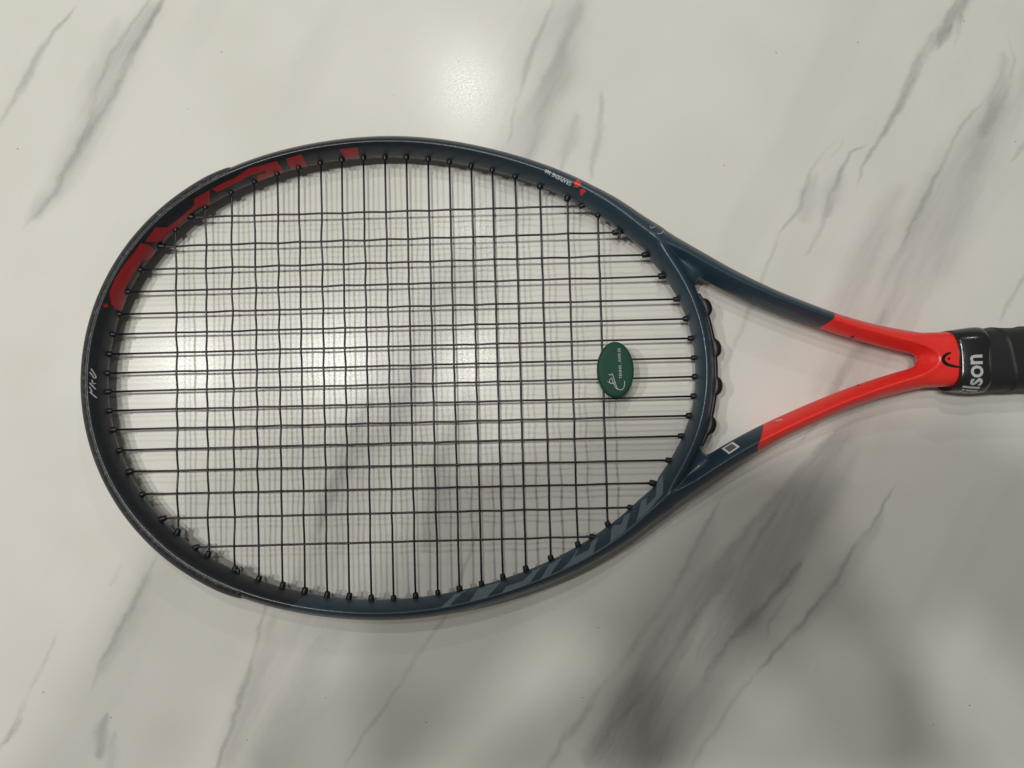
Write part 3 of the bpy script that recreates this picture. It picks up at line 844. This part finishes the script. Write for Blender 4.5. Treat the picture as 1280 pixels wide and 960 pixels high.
# lettering wrapped round the collar
V, Fc = text_mesh("Wilson", 12.6, .2, align='RIGHT', spacing=.98)
ring = section(312, 17.85, 13.8, yc_of(0), HZ, 6.2, 720)
arc = [Vector((0, v.y, v.z)) for v in ring]
top_i = 180
cum = [0.0]
order = [(top_i + k) % 720 for k in range(400)]           # from the top towards +q = -y side
for k in range(1, 400):
    cum.append(cum[-1] + (arc[order[k]] - arc[order[k - 1]]).length)
cum = np.array(cum)
def wrap(s):
    """arc length from the top centre, positive towards -y -> (y, z)"""
    sg = 1 if s >= 0 else -1
    i = float(np.interp(abs(s), cum, np.arange(400)))
    a = arc[(top_i + sg * int(i)) % 720]
    return a
bm = bmesh.new()
bv = [bm.verts.new((v.x, v.y, 0)) for v in V]
for f in Fc:
    try:
        bm.faces.new([bv[i] for i in f])
    except ValueError:
        pass
bmesh.ops.triangulate(bm, faces=bm.faces[:])
refine(bm, 1.0)
for v in bm.verts:
    along, up = v.co.x, v.co.y
    a = wrap(-(along + 2.9))                             # the word ends 2.9 mm above the middle
    loc, n, _, _ = COLLAR_TREE.find_nearest(Vector((311.6 - up, a.y, a.z)) / 1000)
    out = Vector((0, a.y - yc_of(0), a.z - HZ))
    if n.dot(out) < 0:
        n = -n
    v.co = loc + n * .00012
me = bpy.data.meshes.new("collar_lettering")
bm.to_mesh(me); bm.free()
link_mesh("collar_lettering", me, SILVER, collar)

# ------------------------------------------------------------------ the dampener
damp = bpy.data.objects.new("vibration_dampener", None)
COL.objects.link(damp)
bpy.context.view_layer.update()
damp.matrix_world = root.matrix_world @ Matrix.Translation((.1196, -.0009, .0004))
damp["label"] = "oval dark green rubber dampener clipped on the strings near the throat"
damp["category"] = "dampener"
rings = []
for z, r in ((-2.6, .90), (-2.2, .96), (-1.4, .985), (3.4, 1.0), (4.3, .985), (4.75, .95), (4.95, .88), (5.0, .70), (5.02, .4), (5.02, .05)):
    rings.append([Vector((10.1 * r * math.cos(2 * math.pi * k / 64), 15.6 * r * math.sin(2 * math.pi * k / 64), z)) for k in range(64)])
body = loft("rubber_body", rings, RUBBER, damp)
body.data.flip_normals()
BODY_TREE = BVHTree.FromPolygons([v.co.copy() for v in body.data.vertices], [tuple(p.vertices) for p in body.data.polygons])
polys = []
for pts, w in [([(-4.02, -2.32), (-3.35, -2.85), (-2.66, -2.7), (-2.06, -2.37), (-1.51, -4.28), (-0.89, -6.54), (-0.21, -8.8), (0.69, -10.72), (2.39, -11.18), (3.8, -10.29), (4.5, -7.9), (4.45, -6.35)], 0.32), ([(-2.71, -4.25), (-2.17, -5.65), (-1.45, -7.74), (-0.49, -10.0), (0.75, -10.97)], 0.3), ([(-4.84, -6.26), (-3.5, -7.33), (-2.22, -7.3), (-0.91, -7.06)], 0.26), ([(-3.06, -4.59), (-3.81, -6.29), (-2.82, -7.63), (-1.78, -7.38)], 0.26)]:
    polys += ribbon(smooth_path(pts, 6), w)
decal("printed_emblem", polys, SILVER, BODY_TREE, damp)
text_on("printed_lettering", "TENNIS . AWE EII", 2.2, (2.3, 3.4), math.pi / 2 + .02, SILVER, BODY_TREE, damp, bold=.0, spacing=1.0)

# ------------------------------------------------------------------ dust on the counter
rd = random.Random(11)
V, Fc = [], []
def crumb(x, y, r):
    b = len(V)
    k = 6
    for i in range(k):
        q = 2 * math.pi * i / k
        V.append((x + r * rd.uniform(.6, 1.2) * math.cos(q), y + r * rd.uniform(.6, 1.2) * math.sin(q), .02))
    V.append((x, y, r * .8))
    for i in range(k):
        Fc.append((b + i, b + (i + 1) % k, b + k))
for x, y in [(124.0, 146.6), (266.7, 233.1), (294.7, 160.9), (-171.0, 214.5), (-289.4, 156.6), (-189.7, 180.4), (-69.5, 188.6), (-31.5, 208.7), (203.7, 220.3), (155.5, 214.0), (47.8, -119.6), (39.9, -159.0), (-265.5, -155.9), (-226.7, -170.1), (259.0, -163.4), (238.3, -174.1), (172.4, -144.7), (49.1, -120.1), (-48.4, -172.7), (-105.5, -159.0), (-149.6, -182.5)]:
    crumb(x, y, rd.uniform(.28, .42))
for _ in range(45):
    crumb(rd.uniform(-300, 300), rd.uniform(-195, 245), rd.uniform(.10, .20))
dust = obj("dust_specks", mm(V), Fc, DUST, None, False)
dust["kind"] = "stuff"
dust["label"] = "tiny dark specks of dust scattered on the marble counter"

# ------------------------------------------------------------------ the photographer, whose arms and phone shade the counter
SKIN = mat_plain("skin", (.42, .25, .18), .5, grain_scale=60, var=.06)
SHIRT = mat_plain("dark_shirt", (.03, .034, .045), .85, grain_scale=300, bump_s=.2, bump_d=.001)
HAIR = mat_plain("dark_hair", (.02, .014, .010), .6, grain_scale=400, var=.4)
PHONE = mat_plain("phone_shell", (.02, .02, .022), .25)

def skin_body(name, pts, edges, mat, parent, levels=2):
    """pts: name -> (x, y, z, radius x, radius y); grown with a Skin modifier, then made plain mesh"""
    keys = list(pts)
    me = bpy.data.meshes.new(name)
    me.from_pydata([pts[k][:3] for k in keys], [(keys.index(a), keys.index(b)) for a, b in edges], [])
    o = bpy.data.objects.new(name, me); COL.objects.link(o)
    sk = o.modifiers.new("skin", 'SKIN'); sk.use_smooth_shade = True
    su = o.modifiers.new("sub", 'SUBSURF'); su.levels = levels; su.render_levels = levels
    for i, k in enumerate(keys):
        v = me.skin_vertices[0].data[i]
        v.radius = (pts[k][3], pts[k][4] if len(pts[k]) > 4 else pts[k][3])
        v.use_root = (i == 0)
    dg = bpy.context.evaluated_depsgraph_get(); dg.update()
    m2 = bpy.data.meshes.new_from_object(o.evaluated_get(dg))
    bpy.data.objects.remove(o)
    return link_mesh(name, m2, mat, parent)

person = bpy.data.objects.new("person", None)
COL.objects.link(person)
person.location = (-0.03, -.622, 0)
person["label"] = "person in a dark shirt leaning over the counter with both arms raised to a phone"
person["category"] = "person"
B = {
 "pelvis": (.06, -.30, -.12, .17, .12), "waist": (.05, -.24, .08, .15, .11), "chest": (.03, -.12, .32, .17, .12), "collar": (.02, -.02, .46, .10, .08),
 "neck": (.01, .08, .53, .055, .055), "jaw": (.0, .17, .575, .06, .07), "skull": (-.01, .19, .655, .078, .09), "crown": (-.01, .17, .725, .055, .065),
 "shl": (-.16, -.03, .43, .07, .07), "uml": (-.24, .12, .36, .052, .052), "ell": (-.285, .27, .30, .042, .042), "fal": (-.21, .42, .37, .040, .04), "wrl": (-.125, .545, .425, .027, .022),
 "shr": (.21, -.03, .43, .07, .07), "umr": (.30, .12, .36, .052, .052), "elr": (.345, .27, .30, .042, .042), "far": (.29, .42, .37, .040, .04), "wrr": (.225, .545, .425, .027, .022),
 "pml": (-.09, .60, .438, .036, .018), "kml": (-.075, .635, .444, .032, .014), "pmr": (.19, .60, .438, .036, .018), "kmr": (.175, .635, .444, .032, .014),
}
PHONE_X = -.036
for sd, sx in (("l", -1), ("r", 1)):   # the hands hold the two ends of the phone
    for k, dx in (("km", .092), ("pm", .112), ("wr", .150), ("fa", .225), ("el", .275)):
        q = B[k + sd]; B[k + sd] = (PHONE_X + sx * dx - -0.03, *q[1:])
E_ = [("pelvis", "waist"), ("waist", "chest"), ("chest", "collar"), ("collar", "neck"), ("neck", "jaw"), ("jaw", "skull"), ("skull", "crown"),
      ("collar", "shl"), ("shl", "uml"), ("uml", "ell"), ("ell", "fal"), ("fal", "wrl"), ("wrl", "pml"), ("pml", "kml"),
      ("collar", "shr"), ("shr", "umr"), ("umr", "elr"), ("elr", "far"), ("far", "wrr"), ("wrr", "pmr"), ("pmr", "kmr")]
for side, sx in (("l", 1), ("r", -1)):
    kx, ky, kz = B["km" + side][:3]
    for f, (dy, ln) in enumerate(((.022, .062), (.006, .070), (-.010, .066), (-.026, .052))):
        a, b, c = f"f{side}{f}a", f"f{side}{f}b", f"f{side}{f}c"
        B[a] = (kx + sx * .020, ky + dy, kz + .012, .0085)
        B[b] = (kx + sx * (.020 + ln * .55), ky + dy * 1.1, kz + .018, .008)
        B[c] = (kx + sx * (.016 + ln * .80), ky + dy * 1.1, kz + .010, .0068)
        E_ += [("km" + side, a), (a, b), (b, c)]
    B[f"t{side}a"] = (kx + sx * .012, ky - .035, kz - .008, .011); B[f"t{side}b"] = (kx + sx * .045, ky - .042, kz + .010, .0095)
    E_ += [("pm" + side, f"t{side}a"), (f"t{side}a", f"t{side}b")]
for sd, sx in (("l", -1), ("r", 1)):
    B["hip" + sd] = (.06 + sx * .09, -.30, -.22, .088, .088); B["knee" + sd] = (.06 + sx * .10, -.27, -.52, .062, .062)
    B["ankle" + sd] = (.06 + sx * .10, -.30, -.85, .045, .045)
    E_ += [("pelvis", "hip" + sd), ("hip" + sd, "knee" + sd), ("knee" + sd, "ankle" + sd)]
body_mesh = skin_body("body", B, E_, SKIN, person)
for m in (SHIRT, mat_plain("dark_trousers", (.02, .022, .03), .9)):
    body_mesh.data.materials.append(m)
for f in body_mesh.data.polygons:
    c = f.center
    if c.z < -.12:
        f.material_index = 2
    elif (c.z < .46 or (c.z < .52 and math.hypot(c.x - .012, c.y - .05) > .082)) and c.y < .155 + .25 * (c.z - .36):
        f.material_index = 1
for sx in (-1, 1):
    skin_body("shoe", {"a": (.06 + sx * .10, -.33, -.885, .045, .034), "b": (.06 + sx * .11, -.22, -.893, .045, .028), "c": (.06 + sx * .115, -.13, -.897, .038, .022)}, [("a", "b"), ("b", "c")], mat_plain("dark_shoe", (.025, .025, .025), .6), person)
skin_body("hair", {"a": (-.01, .135, .625, .062, .07), "b": (-.01, .145, .695, .08, .09), "c": (-.01, .17, .75, .06, .07)}, [("a", "b"), ("b", "c")], HAIR, person)
skin_body("nose", {"a": (-.01, .268, .66, .009, .009), "b": (-.01, .292, .63, .013, .012)}, [("a", "b")], SKIN, person, 1)
for sx in (-1, 1):
    skin_body("ear", {"a": (-.01 + sx * .083, .175, .655, .008, .018), "b": (-.01 + sx * .09, .165, .635, .007, .014)}, [("a", "b")], SKIN, person, 1)
    V, Fc = tube([(-10 + sx * 30, 259 + k * 3, 665 - k) for k in range(4)], [3, 9, 8, 4], 14)
    eye = obj("eye", mm(V), Fc, WHITE, person)
    V, Fc = tube([(-10 + sx * 30, 267, 662.5), (-10 + sx * 30, 269, 661.5)], [4.4, 4.0], 12)
    obj("iris", mm(V), Fc, HAIR, eye)
    V, Fc = tube([(-10 + sx * 30 - 19, 252, 678), (-10 + sx * 30, 263, 683), (-10 + sx * 30 + 17, 256, 679)], [2, 3.5, 2], 8)
    obj("eyebrow", mm(V), Fc, HAIR, person)
V, Fc = tube([(-34, 250, 600), (-10, 264, 598), (14, 250, 600)], [3, 6, 3], 8)
obj("mouth", mm(V), Fc, mat_plain("lips", (.35, .12, .10), .5), person)

phone = bpy.data.objects.new("phone", None)
COL.objects.link(phone)
phone.location = (PHONE_X, -.014, CAM_H + .0085)
phone["label"] = "dark smartphone held flat above the racket by the person's hands"
phone["category"] = "phone"
bm = bmesh.new()
bmesh.ops.create_cube(bm, size=1.0)
bmesh.ops.scale(bm, vec=(.152, .074, .0085), verts=bm.verts)
vert_e = [e for e in bm.edges if abs(e.verts[0].co.z - e.verts[1].co.z) > .005]
bmesh.ops.bevel(bm, geom=vert_e, offset=.011, segments=6, affect='EDGES', profile=.5)
bmesh.ops.bevel(bm, geom=[e for e in bm.edges if abs(e.verts[0].co.z - e.verts[1].co.z) < 1e-5], offset=.0012, segments=2, affect='EDGES')
me = bpy.data.meshes.new("shell"); bm.to_mesh(me); bm.free()
link_mesh("shell", me, PHONE, phone)
# added unseen flap, there to fill out the phone's shadow on the counter
bm = bmesh.new()
bmesh.ops.create_cube(bm, size=1.0)
bmesh.ops.scale(bm, vec=(.125, .052, .003), verts=bm.verts)
bmesh.ops.bevel(bm, geom=[e for e in bm.edges if abs(e.verts[0].co.z - e.verts[1].co.z) > .002], offset=.009, segments=5, affect='EDGES', profile=.5)
me = bpy.data.meshes.new("shadow_flap"); bm.to_mesh(me); bm.free()
flap = link_mesh("shadow_flap", me, PHONE, phone)
flap.location = (.006, -.0645, .002)
flap.rotation_euler = (math.radians(-3), 0, 0)
